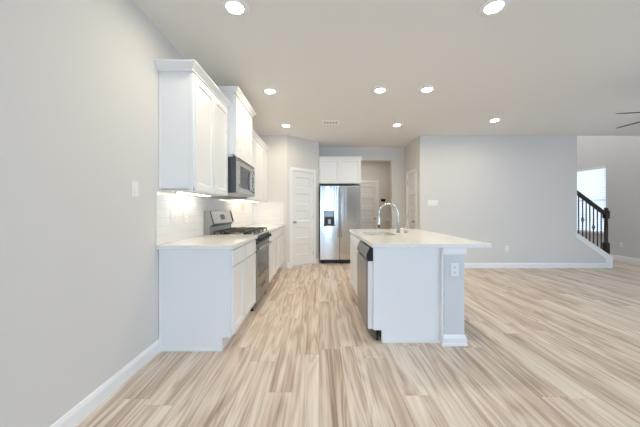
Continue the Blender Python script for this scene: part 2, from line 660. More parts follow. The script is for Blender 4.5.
def window(name, fr, u0, u1, v0, v1, mullion=True):
    m = MB()
    b = 0.045
    m.boxf(fr, u0, u0 + b, v0, v1, -.09, -.04, .003); m.boxf(fr, u1 - b, u1, v0, v1, -.09, -.04, .003)
    m.boxf(fr, u0, u1, v0, v0 + b, -.09, -.04, .003); m.boxf(fr, u0, u1, v1 - b, v1, -.09, -.04, .003)
    if mullion:
        vm = (v0 + v1) / 2
        m.boxf(fr, u0 + b, u1 - b, vm - .02, vm + .02, -.085, -.045, .003)
    o = struct(name, m, 'trim')
    part('pane', MB().boxf(fr, u0 + b - .005, u1 - b + .005, v0 + b - .005, v1 - b + .005, -.068, -.062), 'pane', o)
    return o


RF = Frame((0, YR, 0), (1, 0, 0), (0, 1, 0))
SF = Frame((XR, 0, 0), (0, 1, 0), (-1, 0, 0))
window('window_1', SF, WY0, WY1, WZ0, WZ1)
window('window_fill_6', RF, -1.15, -0.15, 0.3, 2.0)  # unseen opening added to let cool light onto the left side
window('window_2', RF, 2.8, 4.3, zs, 2.35)
window('window_3', RF, 4.6, 6.3, zs, 2.35)
window('window_4', SF, 0.4, 2.8, 0.65, 2.35)
window('window_5', RF, 0.25, 0.85, 0.0, 2.08, False)
struct('trim_2', MB().boxf(SF, WY0 - .03, WY1 + .03, WZ0 - .025, WZ0, -.04, .03, .004), 'trim')   # stair window sill

# baseboards
BP = [(0, 0), (0.015, 0), (0.015, 0.075), (0.011, 0.088), (0.006, 0.100), (0, 0.104)]


def baseboard(side, path, left):
    struct('baseboard_' + side, MB().sweep(path, BP, 0.0, left), 'trim')


baseboard('left', [(XL, YR), (XL, 2.316)], False)
baseboard('rear', [(0.9, YR), (XR, YR)], True)
baseboard('pantry', [tuple(PA + pd * 0.0), tuple(PA + pd * (D0 - .066))], False)
baseboard('pantry_end', [tuple(PA + pd * (D1 + .068)), tuple(PB)], False)
baseboard('back', [(OX1, YB), (XW, YB), (XW, SD1 + .065)], False)
baseboard('living', [(XW, SD0 - .065), (XW, YW), (6.0, YW)], False)
baseboard('hall', [(1.86, YH), (2.03, YH)], False)
baseboard('right', [(XR, YR), (XR, YH)], True)


# doors: five recessed horizontal panels, casing on the wall
def panel_door(name, fr, u0, u1, h, setback, knob_u, trim_name, hinge_u):
    m = MB()
    g = .003
    a, b = u0 + g, u1 - g
    n1 = -setback; n0 = n1 - .035
    st = 0.095 if (b - a) > .58 else 0.085
    z0, z1 = 0.03, h - g
    m.boxf(fr, a, a + st, z0, z1, n0, n1, .002); m.boxf(fr, b - st, b, z0, z1, n0, n1, .002)
    rails = [0.22, 0.135, 0.135, 0.135, 0.135, 0.13]
    ph = (z1 - z0 - sum(rails)) / 5
    z = z0
    for i in range(6):
        m.boxf(fr, a + st - .001, b - st + .001, z, z + rails[i], n0, n1, .002)
        z += rails[i]
        if i < 5:
            m.recess(fr, a + st, b - st, z, z + ph, n1 - .001, .015, .011)
            z += ph
    d = struct(name, m, 'door')
    k = MB()
    kp = fr.p(knob_u, 0.955, n1)
    k.lathe(kp, fr.n, [(.030, 0), (.030, .006), (.026, .009), (.011, .011), (.010, .034), (.018, .038),
                       (.026, .048), (.028, .058), (.024, .068), (.012, .073), (0, .074)])
    part('door_knob', k, 'nickel', d)
    for zz in (0.2, 1.02, 1.82):
        part('hinge', MB().tube([fr.p(hinge_u, zz, n1 + .003), fr.p(hinge_u, zz + .085, n1 + .003)], .005, 8), 'nickel', d)
    cw = 0.062
    t = MB()
    for q0, q1 in ((u0 - cw, u0 + .003), (u1 - .003, u1 + cw)):
        t.boxf(fr, q0, q1, 0, h + cw, 0, .015, .004)
    t.boxf(fr, u0 - cw, u1 + cw, h - .003, h + cw, 0, .016, .004)
    for q0, q1 in ((u0 - .001, u0 + .003), (u1 - .003, u1 + .001)):                # jambs
        t.boxf(fr, q0, q1, 0, h, -T, 0)
    t.boxf(fr, u0, u1, h - .003, h + .001, -T, 0)
    struct(trim_name, t, 'trim')
    return d


panel_door('door_1', PF, D0, D1, DH, .012, D0 + .065, 'trim_3', D1 - .005)
CF = Frame((XW, 0, 0), (0, 1, 0), (-1, 0, 0))
panel_door('door_2', CF, SD0, SD1, SDH, .012, SD0 + .06, 'trim_4', SD1 - .005)
HF = Frame((0, YH, 0), (1, 0, 0), (0, -1, 0))
panel_door('door_3', HF, HD0, HD1, HDH, .012, HD1 - .065, 'trim_5', HD0 + .005)

# ------------------------------------------------------------------ stair: knee wall, skirt, steps
CX0, CZ0, CX1, CZ1 = 5.39, 0.72, 6.12, 0.228      # top line of the knee wall
sl = (CZ1 - CZ0) / (CX1 - CX0)
w = MB()
w.prism([(CX0, YW, 0), (CX1 - .02, YW, 0), (CX1 - .02, YW, CZ1 - .02), (CX0, YW, CZ0 - .02)], (0, T, 0))
struct('wall_stair_knee', w, 'wall')
t = MB()
nx = Vector((sl, 0, -1)).normalized()             # downward, square to the slope
a0 = Vector((CX0 - .04, YW - .014, CZ0 - sl * -.04 * -1)); a0.z = CZ0 + sl * (-.04)
a1 = Vector((CX1, YW - .014, CZ1))
t.prism([a0, a1, (CX1, YW - .014, CZ1 - .13), a0 + Vector((0, 0, -.105))], (0, .014, 0))                # sloped skirt board
t.prism([(CX0, YW - .028, CZ0 - .03), (CX0, YW - .028, CZ0), (CX1 + .004, YW - .028, CZ1), (CX1 + .004, YW - .028, CZ1 - .03)],
        (0, T + .05, 0))                                                                              # cap
t.prism([(5.985, YW - .0155, 0), (CX1, YW - .0155, 0), (CX1, YW - .0155, CZ1 - .01), (5.985, YW - .0155, CZ1 - .01 + sl * (5.985 - CX1))], (0, .0155, 0))   # end board on the face
t.box(CX1 - .02, CX1 - .0005, YW + .0005, YW + T, 0, CZ1 - .015)                                                     # end of the knee wall
struct('trim_6', t, 'trim')
s = MB()
for i in range(4):
    x1 = 6.10 - .28 * i
    s.box(XWE - .01, x1, YW + T, YW + T + 1.05, .19 * i, .19 * (i + 1), .01)
struct('floor_stair_steps', s, 'tread')

rr = thing('stair_railing', 'dark wooden stair handrail with newel post and black iron balusters', 'railing', (6.05, 5.70, 0))
ry = 5.70


def capz(x):
    return CZ0 + sl * (x - CX0)


nx_, nw, nb = 6.06, .033, .041
n = MB()
n.box(nx_ - nb, nx_ + nb, ry - nb, ry + nb, capz(nx_ + nb) - .0, capz(nx_) + .25, .004)
n.lathe((nx_, ry, capz(nx_) + .25), (0, 0, 1), [(.041, 0), (.038, .012), (.034, .02), (.032, .05), (.033, .3), (.029, .47), (.036, .475), (.036, .49), (.028, .50), (.038, .515)], 20)
zt = capz(nx_) + .25 + .51
n.box(nx_ - nb, nx_ + nb, ry - nb, ry + nb, zt, zt + .16, .005)
n.lathe((nx_, ry, zt + .16), (0, 0, 1), [(.047, 0), (.047, .012), (.04, .02), (.026, .026), (.036, .04), (.036, .055), (.02, .072), (0, .077)], 20)
part('newel_post', n, 'rail', rr)
h = MB()
hz = 1.135
rs = -.75
xa, xb = XWE - .12, nx_ - .03
za, zb = hz + rs * (xa - xb), hz
h.hexa([(xa, ry - .03, za - .042), (xb, ry - .03, zb - .042), (xb, ry + .03, zb - .042), (xa, ry + .03, za - .042),
        (xa, ry - .03, za + .048), (xb, ry - .03, zb + .048), (xb, ry + .03, zb + .048), (xa, ry + .03, za + .048)], .014, 3)
part('handrail', h, 'rail', rr)
for i, px in enumerate((578.6, 582.6, 586.2, 589.8, 593.5, 597.4, 601.2)):
    x = (px - 319) / F_PX * ry
    zb_ = capz(x); zt_ = hz + rs * (x - xb) - .025
    b = MB()
    b.box(x - .0075, x + .0075, ry - .0075, ry + .0075, zb_ - .002, zt_)
    b.box(x - .014, x + .014, ry - .014, ry + .014, zb_ - .004, zb_ + .022, .003)
    if i in (1, 4):                                                       # twisted basket
        zc = zb_ + (zt_ - zb_) * .47
        for k in range(4):
            pts = [(x + .027 * sin(pi * q / 10) * cos(k * pi / 2 + q * .3), ry + .027 * sin(pi * q / 10) * sin(k * pi / 2 + q * .3),
                    zc - .06 + .012 * q) for q in range(11)]
            b.tube(pts, .0045, 6)
    part('baluster', b, 'baluster', rr)

# blind in the stair window
bl = thing('window_blind', 'white horizontal slat blind glowing with daylight behind the stair railing', 'blind', (XR - .03, WY0, WZ0))
part('headrail', MB().boxf(SF, WY0 + .01, WY1 - .01, WZ1 - .05, WZ1 - .002, -.035, .012, .003), 'trim', bl)
m = MB()
nsl = 38
for i in range(nsl):
    z = WZ0 + .035 + (WZ1 - WZ0 - .10) * i / (nsl - 1)
    m.hexa([SF.p(WY0 + .012, z - .012, -.026), SF.p(WY1 - .012, z - .012, -.026), SF.p(WY1 - .012, z + .012, .004), SF.p(WY0 + .012, z + .012, .004),
            SF.p(WY0 + .012, z - .0098, -.027), SF.p(WY1 - .012, z - .0098, -.027), SF.p(WY1 - .012, z + .0142, .003), SF.p(WY0 + .012, z + .0142, .003)])
part('slats', m, 'blind', bl)
part('bottom_rail', MB().boxf(SF, WY0 + .012, WY1 - .012, WZ0 + .002, WZ0 + .02, -.026, .004, .003), 'trim', bl)

# ------------------------------------------------------------------ kitchen run on the left wall
LF = Frame((XL, 0, 0), (0, 1, 0), (1, 0, 0))       # u = y, n = away from the left wall
ZC = 0.876                                         # underside of the worktop
NB = 0.614                                         # base carcass depth
Y0 = 2.318


def base_cabinet(label, y0, y1, doors, drawers, end_left=False, fr=LF, nb=NB, loc=None, n_in=0.004, group='white base cabinets', kick=True):
    loc = loc or fr.p(y0, 0, n_in)
    r = thing('base_cabinet', label, 'cabinet', loc, 0, group)
    b = MB()
    b.boxf(fr, y0 + (.018 if end_left else 0), y1, .115, ZC, n_in, nb, .001)
    b.boxf(fr, y0 + .018, y1, 0, .12, n_in, nb - .072)
    if end_left:                                                            # end panel with the toe notch
        b.prism([fr.p(y0, a_, c_) for c_, a_ in ((n_in, 0), (nb - .068, 0), (nb - .068, .115), (nb, .115), (nb, ZC), (n_in, ZC))], fr.u * .018)
    part('carcass', b, 'cab', r)
    if end_left:
        e = MB()
        e.boxf(fr, y0 - .004, y0, .118, ZC - .001, nb - .042, nb, .001)
        e.boxf(fr, y0 - .005, y0, 0, ZC - .001, n_in, n_in + .016, .001)
        e.boxf(fr, y0 - .012, y0, 0, .020, n_in, nb - .07, .003)
        part('end_trim', e, 'cab', r)
    for a, c_ in drawers:
        part('drawer', MB().boxf(fr, a, c_, .722, .858, nb, nb + .019, .0025), 'cab', r)
    for a, c_ in doors:
        part('door', MB().shaker(fr, a, c_, .125, .708, nb), 'cab', r)
    return r


Yr0, Yr1 = 3.195, 3.985                             # range
base_cabinet('white base cabinet at the near end of the left run, blank side showing', Y0, 2.722,
             [(2.345, 2.70)], [(2.345, 2.70)], True)
base_cabinet('white base cabinet between the end cabinet and the gas range', 2.724, Yr0 - .003,
             [(2.745, Yr0 - .012)], [(2.745, Yr0 - .012)])
base_cabinet('white base cabinet just past the gas range with two doors', Yr1 + .003, 5.05,
             [(4.005, 4.515), (4.525, 5.035)], [(4.005, 4.515), (4.525, 5.035)])
base_cabinet('white single door base cabinet beside the kitchen end wall', 5.052, YE - .004,
             [(5.066, 5.58)], [(5.066, 5.58)])

tag(part('countertop', MB().boxf(LF, Y0 - .04, Yr0 - .002, ZC, .914, .002, .650, .003), 'quartz'),
    'white quartz countertop on the base cabinets nearest the left wall switch', 'countertop', 'left run countertops')
tag(part('countertop', MB().boxf(LF, Yr1 + .002, YE - .002, ZC, .914, .002, .650, .003), 'quartz'),
    'white quartz countertop from the gas range to the kitchen end wall', 'countertop', 'left run countertops')

t = MB()
t.boxf(LF, Y0 - .044, YE, .9145, 1.3695, 0, .009)
t.box(XL + .009, -.73, YE - .009, YE, .9145, 1.3695)
struct('wall_backsplash', t, 'tile')

# upper cabinets with crown
NU = 0.296
CP = [(0, 0), (.010, 0), (.013, .012), (.020, .020), (.042, .044), (.050, .052), (.052, .062), (0, .062)]


def upper_cabinet(label, y0, y1, z0, z1, nu, doors, end_left=False, crown=None, group='white wall cabinets'):
    r = thing('wall_cabinet', label, 'cabinet', LF.p(y0, z0, .002), 0, group)
    b = MB()
    b.boxf(LF, y0, y1, z0 + .012, z1, .002, nu, .001)
    b.boxf(LF, y0, y0 + .018, z0, z0 + .02, .002, nu); b.boxf(LF, y1 - .018, y1, z0, z0 + .02, .002, nu)
    b.boxf(LF, y0, y1, z0, z0 + .03, nu - .019, nu, .001)
    part('carcass', b, 'cab', r)
    if end_left:
        e = MB()
        e.boxf(LF, y0 - .004, y0, z0, z1 - .02, nu - .036, nu, .001)
        e.boxf(LF, y0 - .005, y0, z0, z1 - .02, .002, .018, .001)
        part('end_trim', e, 'cab', r)
    for a, c_ in doors:
        part('door', MB().shaker(LF, a, c_, z0 + .008, z1 - .03, nu), 'cab', r)
    if crown:
        path = [(XL + n_, y_) for n_, y_ in crown]
        if end_left:                                                        # flat frieze behind the crown
            b2 = MB().boxf(LF, y0 - .024, y0 + .001, z1 - .012, z1 + .056, .002, nu - .002)
            part('frieze', b2, 'cab', r)
        part('crown_molding', MB().sweep(path, CP, z1 - .006, False), 'cab', r)
    return r


ZU, ZUT = 1.372, 2.404
upper_cabinet('white two door wall cabinet at the near end of the left run', Y0, 3.176, ZU, ZUT, NU,
              [(2.334, 2.735), (2.745, 3.146)], True, [(.002, Y0 - .024), (NU - .002, Y0 - .024), (NU - .002, 3.178)])
upper_cabinet('taller raised white wall cabinet above the microwave', 3.18, 3.985, 1.842, 2.59, .376,
              [(3.196, 3.578), (3.588, 3.97)], False, [(.002, 3.18), (.386, 3.18), (.386, 3.985), (.002, 3.985)])
upper_cabinet('white three door wall cabinet beyond the microwave by the end wall', 3.99, YE - .003, ZU, ZUT, NU,
              [(4.01, 4.53), (4.54, 5.05), (5.06, 5.575)], False, [(NU + .01, 3.99), (NU + .01, YE - .003)])

# under-cabinet strips
for lab, ya, yb in (('lit under-cabinet light strip above the nearest countertop', 2.40, 3.02),
                    ('lit under-cabinet light strip just beyond the microwave', 4.08, 4.69),
                    ('lit under-cabinet light strip closest to the kitchen end wall', 4.9, 5.45)):
    r = thing('light_strip', lab, 'light', LF.p(ya, ZU, .14), 0, 'under-cabinet light strips')
    part('housing', MB().boxf(LF, ya - .01, yb + .01, ZU - .004, ZU + .012, .105, .165, .002), 'trim', r)
    part('diffuser', MB().boxf(LF, ya, yb, ZU - .012, ZU - .004, .112, .158), 'strip', r)

# microwave over the range
r = thing('microwave', 'stainless over-the-range microwave under the tall wall cabinet', 'microwave', LF.p(Yr0, 1.405, .002))
mz0, mz1, mn = 1.405, 1.838, .392
b = MB().boxf(LF, Yr0, Yr1, mz0 + .01, mz1, .002, mn, .002)
part('body', b, 'dark_side', r)
part('underside', MB().boxf(LF, Yr0 + .002, Yr1 - .002, mz0, mz0 + .012, .02, mn + .03, .002), 'grey_plastic', r)
yd = 3.80
d = MB()
fz0, fz1 = mz0 + .012, mz1 - .045
n0, n1 = mn + .001, mn + .036
d.boxf(LF, Yr0 + .001, Yr0 + .06, fz0, fz1, n0, n1, .003); d.boxf(LF, yd - .07, yd, fz0, fz1, n0, n1, .003)
d.boxf(LF, Yr0 + .059, yd - .069, fz0, fz0 + .06, n0, n1, .003); d.boxf(LF, Yr0 + .059, yd - .069, fz1 - .05, fz1, n0, n1, .003)
door = part('door', d, 'steel', r)
part('window', MB().boxf(LF, Yr0 + .058, yd - .068, fz0 + .058, fz1 - .048, n0 + .005, n1 - .004), 'black_glass', door)
pts = [LF.p(yd - .03, fz0 + .045 + (fz1 - fz0 - .09) * q / 12, n1 - .004 + .042 * sin(pi * q / 12) ** .6) for q in range(13)]
part('handle', MB().tube(pts, .010, 12), 'steel', door)
cp = part('control_panel', MB().boxf(LF, yd + .003, Yr1 - .001, fz0, fz1, n0, n1, .003), 'steel', r)
k = MB()
k.boxf(LF, yd + .02, Yr1 - .02, fz1 - .075, fz1 - .03, n1 - .001, n1 + .001)
for i in range(5):
    for j in range(3):
        k.boxf(LF, yd + .025 + j * .048, yd + .062 + j * .048, fz0 + .03 + i * .048, fz0 + .062 + i * .048, n1 - .001, n1 + .0015)
part('keypad', k, 'black', cp)
g = MB()
for i in range(4):
    g.boxf(LF, Yr0 + .002, Yr1 - .002, mz1 - .042 + i * .0105, mz1 - .036 + i * .0105, mn, mn + .034, .001)
g.boxf(LF, Yr0 + .002, Yr1 - .002, mz1 - .043, mz1, mn, mn + .020)
part('vent_grille', g, 'steel', r)
part('badge', MB().boxf(LF, Yr0 + .015, Yr0 + .045, fz0 + .07, fz0 + .105, n1 - .001, n1 + .001), 'black', door)

# gas range
r = thing('gas_range', 'freestanding stainless gas range set between the white base cabinets', 'range', LF.p(Yr0, 0, .01))
ya, yb = Yr0 + .002, Yr1 - .002
b = MB()
b.boxf(LF, ya, yb, .10, .895, .03, .606, .002)
part('body', b, 'dark_side', r)
part('cooktop', MB().boxf(LF, ya, yb, .895, .918, .03, .640, .004), 'steel', r)
for u_ in (ya + .05, yb - .05):
    for n_ in (.10, .57):
        part('leg', MB().lathe(LF.p(u_, 0, n_), (0, 0, 1), [(.022, 0), (.022, .012), (.011, .016), (.011, .10)], 14), 'black', r)
# backguard leaning box over a recessed riser
bgp = MB()
bgp.prism([LF.p(ya, 1.035, .012), LF.p(ya, 1.195, .012), LF.p(ya, 1.200, .062), LF.p(ya, 1.192, .076), LF.p(ya, 1.045, .116), LF.p(ya, 1.035, .108)],
          Vector((0, yb - ya, 0)), .003)
bgp.boxf(LF, ya, yb, .916, 1.04, .012, .060, .002)
bk = part('backguard', bgp, 'steel', r)
for u_ in (ya - .0005, yb - .0075):
    e = MB().prism([LF.p(u_, .917, .011), LF.p(u_, 1.198, .011), LF.p(u_, 1.203, .064), LF.p(u_, 1.195, .079), LF.p(u_, 1.045, .119), LF.p(u_, 1.030, .110), LF.p(u_, 1.01, .082), LF.p(u_, .917, .082)],
                   Vector((0, .008, 0)), .002)
    part('end_cap', e, 'end_cap', bk)
    k = MB().prism([LF.p(u_ + .002, 1.196, .078), LF.p(u_ + .002, 1.197, .0815), LF.p(u_ + .002, 1.044, .1225), LF.p(u_ + .002, 1.043, .115)],
                   Vector((0, .034 if u_ < 3.5 else -.026, 0)))
    part('edge_trim', k, 'black', bk)
part('shadow_gap_strip', MB().boxf(LF, ya + .008, yb - .008, 1.008, 1.036, .03, .10, .002), 'black', bk)
slope = Vector((.040, 0, -.147)).normalized()
up = -slope
nrm = Vector((.147, 0, .040)).normalized()
cf = Frame(LF.p((ya + yb) / 2, 1.118, .0965), (0, 1, 0), nrm, up)
dsp = part('display', MB().boxf(cf, -.075, .075, -.035, .035, -.002, .002, .001), 'black_glass', bk)
dg = MB()
for u_ in (-.045, .045):
    for v_ in (-.015, .014):
        part('button', MB().boxf(cf, u_ - .017, u_ + .017, v_ - .010, v_ + .010, .0015, .0028), 'clock_button', dsp)
part('riser', MB().boxf(LF, ya + .01, yb - .01, .918, 1.006, .058, .070, .001), 'grey_plastic', r)
# three grates, five burners
gz = .958
gw = (yb - ya - .05) / 3
for i in range(3):
    g0 = ya + .025 + i * gw; g1 = g0 + gw - .008
    g = MB()
    a_, c_ = .115, .615
    for u_ in (g0, g1 - .014):
        g.boxf(LF, u_, u_ + .010, gz - .014, gz, a_, c_, .003)
    for n_ in (a_, (a_ + c_) / 2 - .007, c_ - .014):
        g.boxf(LF, g0, g1, gz - .014, gz, n_, n_ + .010, .003)
    um = (g0 + g1) / 2
    g.boxf(LF, um - .006, um + .006, gz - .014, gz + .002, a_, c_, .003)
    for n_ in (.24, .49):
        g.boxf(LF, g0, g1, gz - .014, gz + .002, n_ - .006, n_ + .006, .003)
    for u_ in (g0 + .002, g1 - .016):
        for n_ in (a_ + .002, c_ - .016):
            g.boxf(LF, u_, u_ + .013, .917, gz - .01, n_, n_ + .013, .002)
    part('grate', g, 'iron', r)
for u_, n_, rad in ((ya + .145, .24, .042), (ya + .145, .49, .048), ((ya + yb) / 2, .365, .052), (yb - .145, .24, .042), (yb - .145, .49, .048)):
    part('burner', MB().lathe(LF.p(u_, .917, n_), (0, 0, 1), [(rad + .012, 0), (rad + .010, .008), (rad, .012), (rad, .020), (rad - .006, .024), (0, .024)], 22), 'black', r)
# front: black control panel with knobs, oven door, drawer
kp = MB()
kp.prism([LF.p(ya, .800, .606), LF.p(ya, .800, .650), LF.p(ya, .893, .634), LF.p(ya, .893, .606)], Vector((0, yb - ya, 0)), .002)
part('control_panel', kp, 'black', r)
kn = Vector((.093, 0, .016)).normalized()
for i in range(5):
    u_ = ya + .085 + i * (yb - ya - .17) / 4
    kb = MB()
    base = LF.p(u_, .847, .6415)
    kb.lathe(base, kn, [(.026, -.003), (.026, .006), (.021, .010), (.019, .034), (.016, .038), (0, .038)], 20)
    f2 = Frame(base, (0, 1, 0), kn, Vector((-kn.z, 0, kn.x)))
    kb.boxf(f2, -.005, .005, -.022, .022, .03, .046, .002)
    part('knob', kb, 'black', r)
od = MB()
oz0, oz1 = .285, .792
n0, n1 = .608, .640
od.boxf(LF, ya, ya + .09, oz0, oz1, n0, n1, .003); od.boxf(LF, yb - .09, yb, oz0, oz1, n0, n1, .003)
od.boxf(LF, ya + .089, yb - .089, oz0, oz0 + .10, n0, n1, .003); od.boxf(LF, ya + .089, yb - .089, oz1 - .12, oz1, n0, n1, .003)
odo = part('oven_door', od, 'oven_steel', r)
part('window', MB().boxf(LF, ya + .088, yb - .088, oz0 + .098, oz1 - .118, n0 + .004, n1 - .003), 'black_glass', odo)
hb = MB()
hb.tube([LF.p(ya + .04, oz1 - .045, n1 + .036), LF.p(yb - .04, oz1 - .045, n1 + .036)], .012, 12)
for u_ in (ya + .07, yb - .07):
    hb.tube([LF.p(u_, oz1 - .045, n1 - .002), LF.p(u_, oz1 - .045, n1 + .036)], .010, 10)
part('handle', hb, 'steel', odo)
dr = part('storage_drawer', MB().boxf(LF, ya, yb, .085, .278, n0, n1 - .002, .003), 'oven_steel', r)
part('grip_slot', MB().boxf(LF, (ya + yb) / 2 - .11, (ya + yb) / 2 + .11, .222, .245, n1 - .004, n1 + .004, .003), 'black', dr)


# ------------------------------------------------------------------ wall plates
def outlet(label, fr, u, v, rot_cat='outlet', group='electrical outlets', screw=False):
    r = thing('electrical_outlet', label, 'outlet', fr.p(u, v, 0), 0, group)
    p = part('cover_plate', MB().boxf(fr, u - .036, u + .036, v - .058, v + .058, 0, .006, .003), 'plate', r)
    for dv in (-.024, .024):
        rc = part('socket', MB().boxf(fr, u - .017, u + .017, v + dv - .014, v + dv + .014, .005, .0075, .002), 'plate', r)
        s_ = MB()
        for du in (-.0065, .0065):
            s_.boxf(fr, u + du - .0014, u + du + .0014, v + dv - .003, v + dv + .008, .006, .008)
        s_.boxf(fr, u - .0025, u + .0025, v + dv - .010, v + dv - .006, .006, .008)
        part('slots', s_, 'plate_dark', rc)
    return r


def switch(label, fr, u, v, gangs, group='light switches'):
    r = thing('light_switch', label, 'switch', fr.p(u, v, 0), 0, group)
    wd = .072 + .046 * (gangs - 1)
    part('cover_plate', MB().boxf(fr, u - wd / 2, u + wd / 2, v - .058, v + .058, 0, .006, .003), 'plate', r)
    for i in range(gangs):
        uc = u - .046 * (gangs - 1) / 2 + .046 * i
        m = MB()
        m.hexa([fr.p(uc - .016, v - .033, .004), fr.p(uc + .016, v - .033, .004), fr.p(uc + .016, v - .033, .0105), fr.p(uc - .016, v - .033, .0105),
                fr.p(uc - .016, v + .033, .004), fr.p(uc + .016, v + .033, .004), fr.p(uc + .016, v + .033, .0065), fr.p(uc - .016, v + .033, .0065)], .001)
        part('rocker', m, 'plate', r)
    return r


switch('white single light switch on the left wall before the cabinets', LF, 2.015, 1.367, 1)
BF = Frame((XL + .009, 0, 0), (0, 1, 0), (1, 0, 0))
switch('white two switch plate on the tile backsplash, nearer one', BF, 2.53, 1.155, 2)
outlet('white outlet on the tile backsplash between the switch plate and the range', BF, 2.77, 1.14)
EF = Frame((0, YE - .009, 0), (1, 0, 0), (0, -1, 0))
outlet('white outlet on the tiled kitchen end wall beside the pantry wall', EF, -0.86, 1.16)
VF = Frame((0, YW, 0), (1, 0, 0), (0, -1, 0))
switch('wide white four switch plate on the living room wall', VF, 2.375, 1.36, 4)
outlet('white outlet low on the long grey living room wall', VF, 3.925, .40)
outlet('white outlet low on the right wall past the stair newel', SF, 6.49, .376)

kpd = thing('wall_keypad', 'small black keypad on the hall wall right of the hall door', 'keypad', HF.p(1.965, 1.51, 0))
part('case', MB().boxf(HF, 1.965 - .068, 1.965 + .068, 1.47, 1.55, 0, .02, .005), 'black', kpd)
part('screen', MB().boxf(HF, 1.965 - .055, 1.965 + .055, 1.484, 1.54, .019, .0215), 'black_glass', kpd)

# ------------------------------------------------------------------ refrigerator and the cabinet over it
FF = Frame((0, 6.06, 0), (1, 0, 0), (0, -1, 0))     # u = x, n = towards the camera, n=0 at the door faces
fx0, fxs, fx1 = .022, .462, .940
r = thing('refrigerator', 'tall stainless side by side refrigerator with dispenser in its left door', 'refrigerator', (fx0, 6.06, 0))
b = MB()
b.boxf(FF, fx0 + .004, fx1 - .004, .03, 1.755, -.585, -.065, .004)
b.boxf(FF, fx0 + .02, fx1 - .02, 1.75, 1.768, -.3, -.08, .004)
part('body', b, 'dark_side', r)
part('toe_grille', MB().boxf(FF, fx0 + .01, fx1 - .01, .022, .085, -.10, -.045, .004), 'black', r)
for u_ in (fx0 + .06, fx1 - .06):
    for n_ in (-.12, -.53):
        part('foot', MB().lathe(FF.p(u_, 0, n_), (0, 0, 1), [(.02, 0), (.02, .02), (.01, .024), (.01, .04)], 12), 'black', r)
dx0, dx1, dz0, dz1 = .115, .345, .845, 1.195
d = MB()
z0, z1 = .092, 1.755
d.boxf(FF, fx0, dx0, z0, z1, -.06, 0, .006); d.boxf(FF, dx1, fxs - .003, z0, z1, -.06, 0, .006)
d = MB()
d.boxf(FF, fx0, fxs - .003, z0, z1, -.06, 0, .008, 3)
dl = part('freezer_door', d, 'fridge_steel', r)
d = MB()
d.boxf(FF, fxs + .003, fx1, z0, z1, -.06, 0, .008, 3)
drr = part('refrigerator_door', d, 'fridge_steel', r)
for dd, u_ in ((dl, fxs - .035), (drr, fxs + .035)):
    hh = MB()
    pts = [FF.p(u_, .60 + .95 * q / 14, .010 + .045 * min(1, 3.2 * sin(pi * q / 14))) for q in range(15)]
    pts[0] = FF.p(u_, .60, -.002); pts[-1] = FF.p(u_, 1.55, -.002)
    hh.tube(pts, .0125, 12)
    part('handle', hh, 'chrome', dd)
# dispenser: bezel, screen, recess with paddle
di = MB()
bz = .012
di.boxf(FF, dx0, dx0 + bz, dz0, dz1, -.001, .006, .002); di.boxf(FF, dx1 - bz, dx1, dz0, dz1, -.001, .006, .002)
di.boxf(FF, dx0, dx1, dz0, dz0 + bz, -.001, .006, .002); di.boxf(FF, dx0, dx1, dz1 - bz, dz1, -.001, .006, .002)
di.boxf(FF, dx0 + bz - .001, dx1 - bz + .001, dz0 + bz - .001, 1.06, -.001, .002)
dsp = part('dispenser', di, 'black', dl)
dsp2 = MB().boxf(FF, dx0 + bz - .001, dx1 - bz + .001, 1.06, dz1 - bz, -.001, .004, .001)
part('screen', dsp2, 'dispenser', dsp)
pd_ = MB()
pd_.boxf(FF, .205, .265, .90, 1.0, .002, .009, .003)
pd_.boxf(FF, .16, .31, dz0 + .008, dz0 + .02, .002, .02, .003)
part('paddle', pd_, 'grey_plastic', dsp)
part('badge', MB().boxf(FF, fx0 + .06, fx0 + .13, 1.655, 1.675, -.001, .002, .001), 'chrome', dl)

UF = Frame((0, 6.20, 0), (1, 0, 0), (0, -1, 0))
r = thing('wall_cabinet', 'short wide white wall cabinet above the stainless refrigerator', 'cabinet', (.004, 6.2, 1.815), 0, 'white wall cabinets')
b = MB()
b.boxf(UF, .004, .968, 1.815, 2.40, -.445, -.0, .001)
part('carcass', b, 'cab', r)
for a, c_ in ((.016, .477), (.485, .956)):
    part('door', MB().shaker(UF, a, c_, 1.822, 2.378, .0), 'cab', r)
part('crown_molding', MB().sweep([(.004, 6.198), (.968, 6.198), (.968, 6.6)], [(0, 0), (.012, 0), (.016, .012), (.03, .03), (.032, .036), (0, .036)], 2.396, False), 'cab', r)

# ------------------------------------------------------------------ island
IX0, IX1, IY0, IY1 = .498, 1.119, 2.466, 4.14
IF = Frame((IX0, 0, 0), (0, 1, 0), (-1, 0, 0))      # u = y, n = towards the kitchen run
r = thing('kitchen_island', 'white kitchen island cabinet with a grey painted half wall along its seating side', 'island', (IX0, IY0, 0))
DW0, DW1 = IY0 + .022, IY0 + .022 + .60
b = MB()
b.prism([(IX0, IY0, .112), (IX0, IY0, ZC), (IX1, IY0, ZC), (IX1, IY0, 0), (IX0 + .075, IY0, 0), (IX0 + .075, IY0, .112)], (0, .02, 0))   # near end with its toe notch
part('end_panel', b, 'cab', r)
e = MB()
e.box(IX0 - .001, IX0 + .038, IY0 - .004, IY0, .113, ZC - .001, .001)
e.box(IX1 - .016, IX1 + .001, IY0 - .040, IY0, .02, ZC - .001, .001)
e.box(IX0 + .075, IX1, IY0 - .012, IY0, 0, .02, .003)
part('end_trim', e, 'cab', r)
b = MB()
b.box(IX0, IX1, DW1 + .004, DW1 + .024, .112, ZC)
b.box(IX0, IX0 + .019, DW1 + .02, IY1, .112, ZC, .001)
b.box(IX0, IX1, IY1 - .02, IY1, 0, ZC)
b.box(IX0 + .02, IX1, DW1 + .02, IY1, .10, .118)
b.box(IX0 + .075, IX0 + .09, DW1 + .004, IY1, 0, .115)
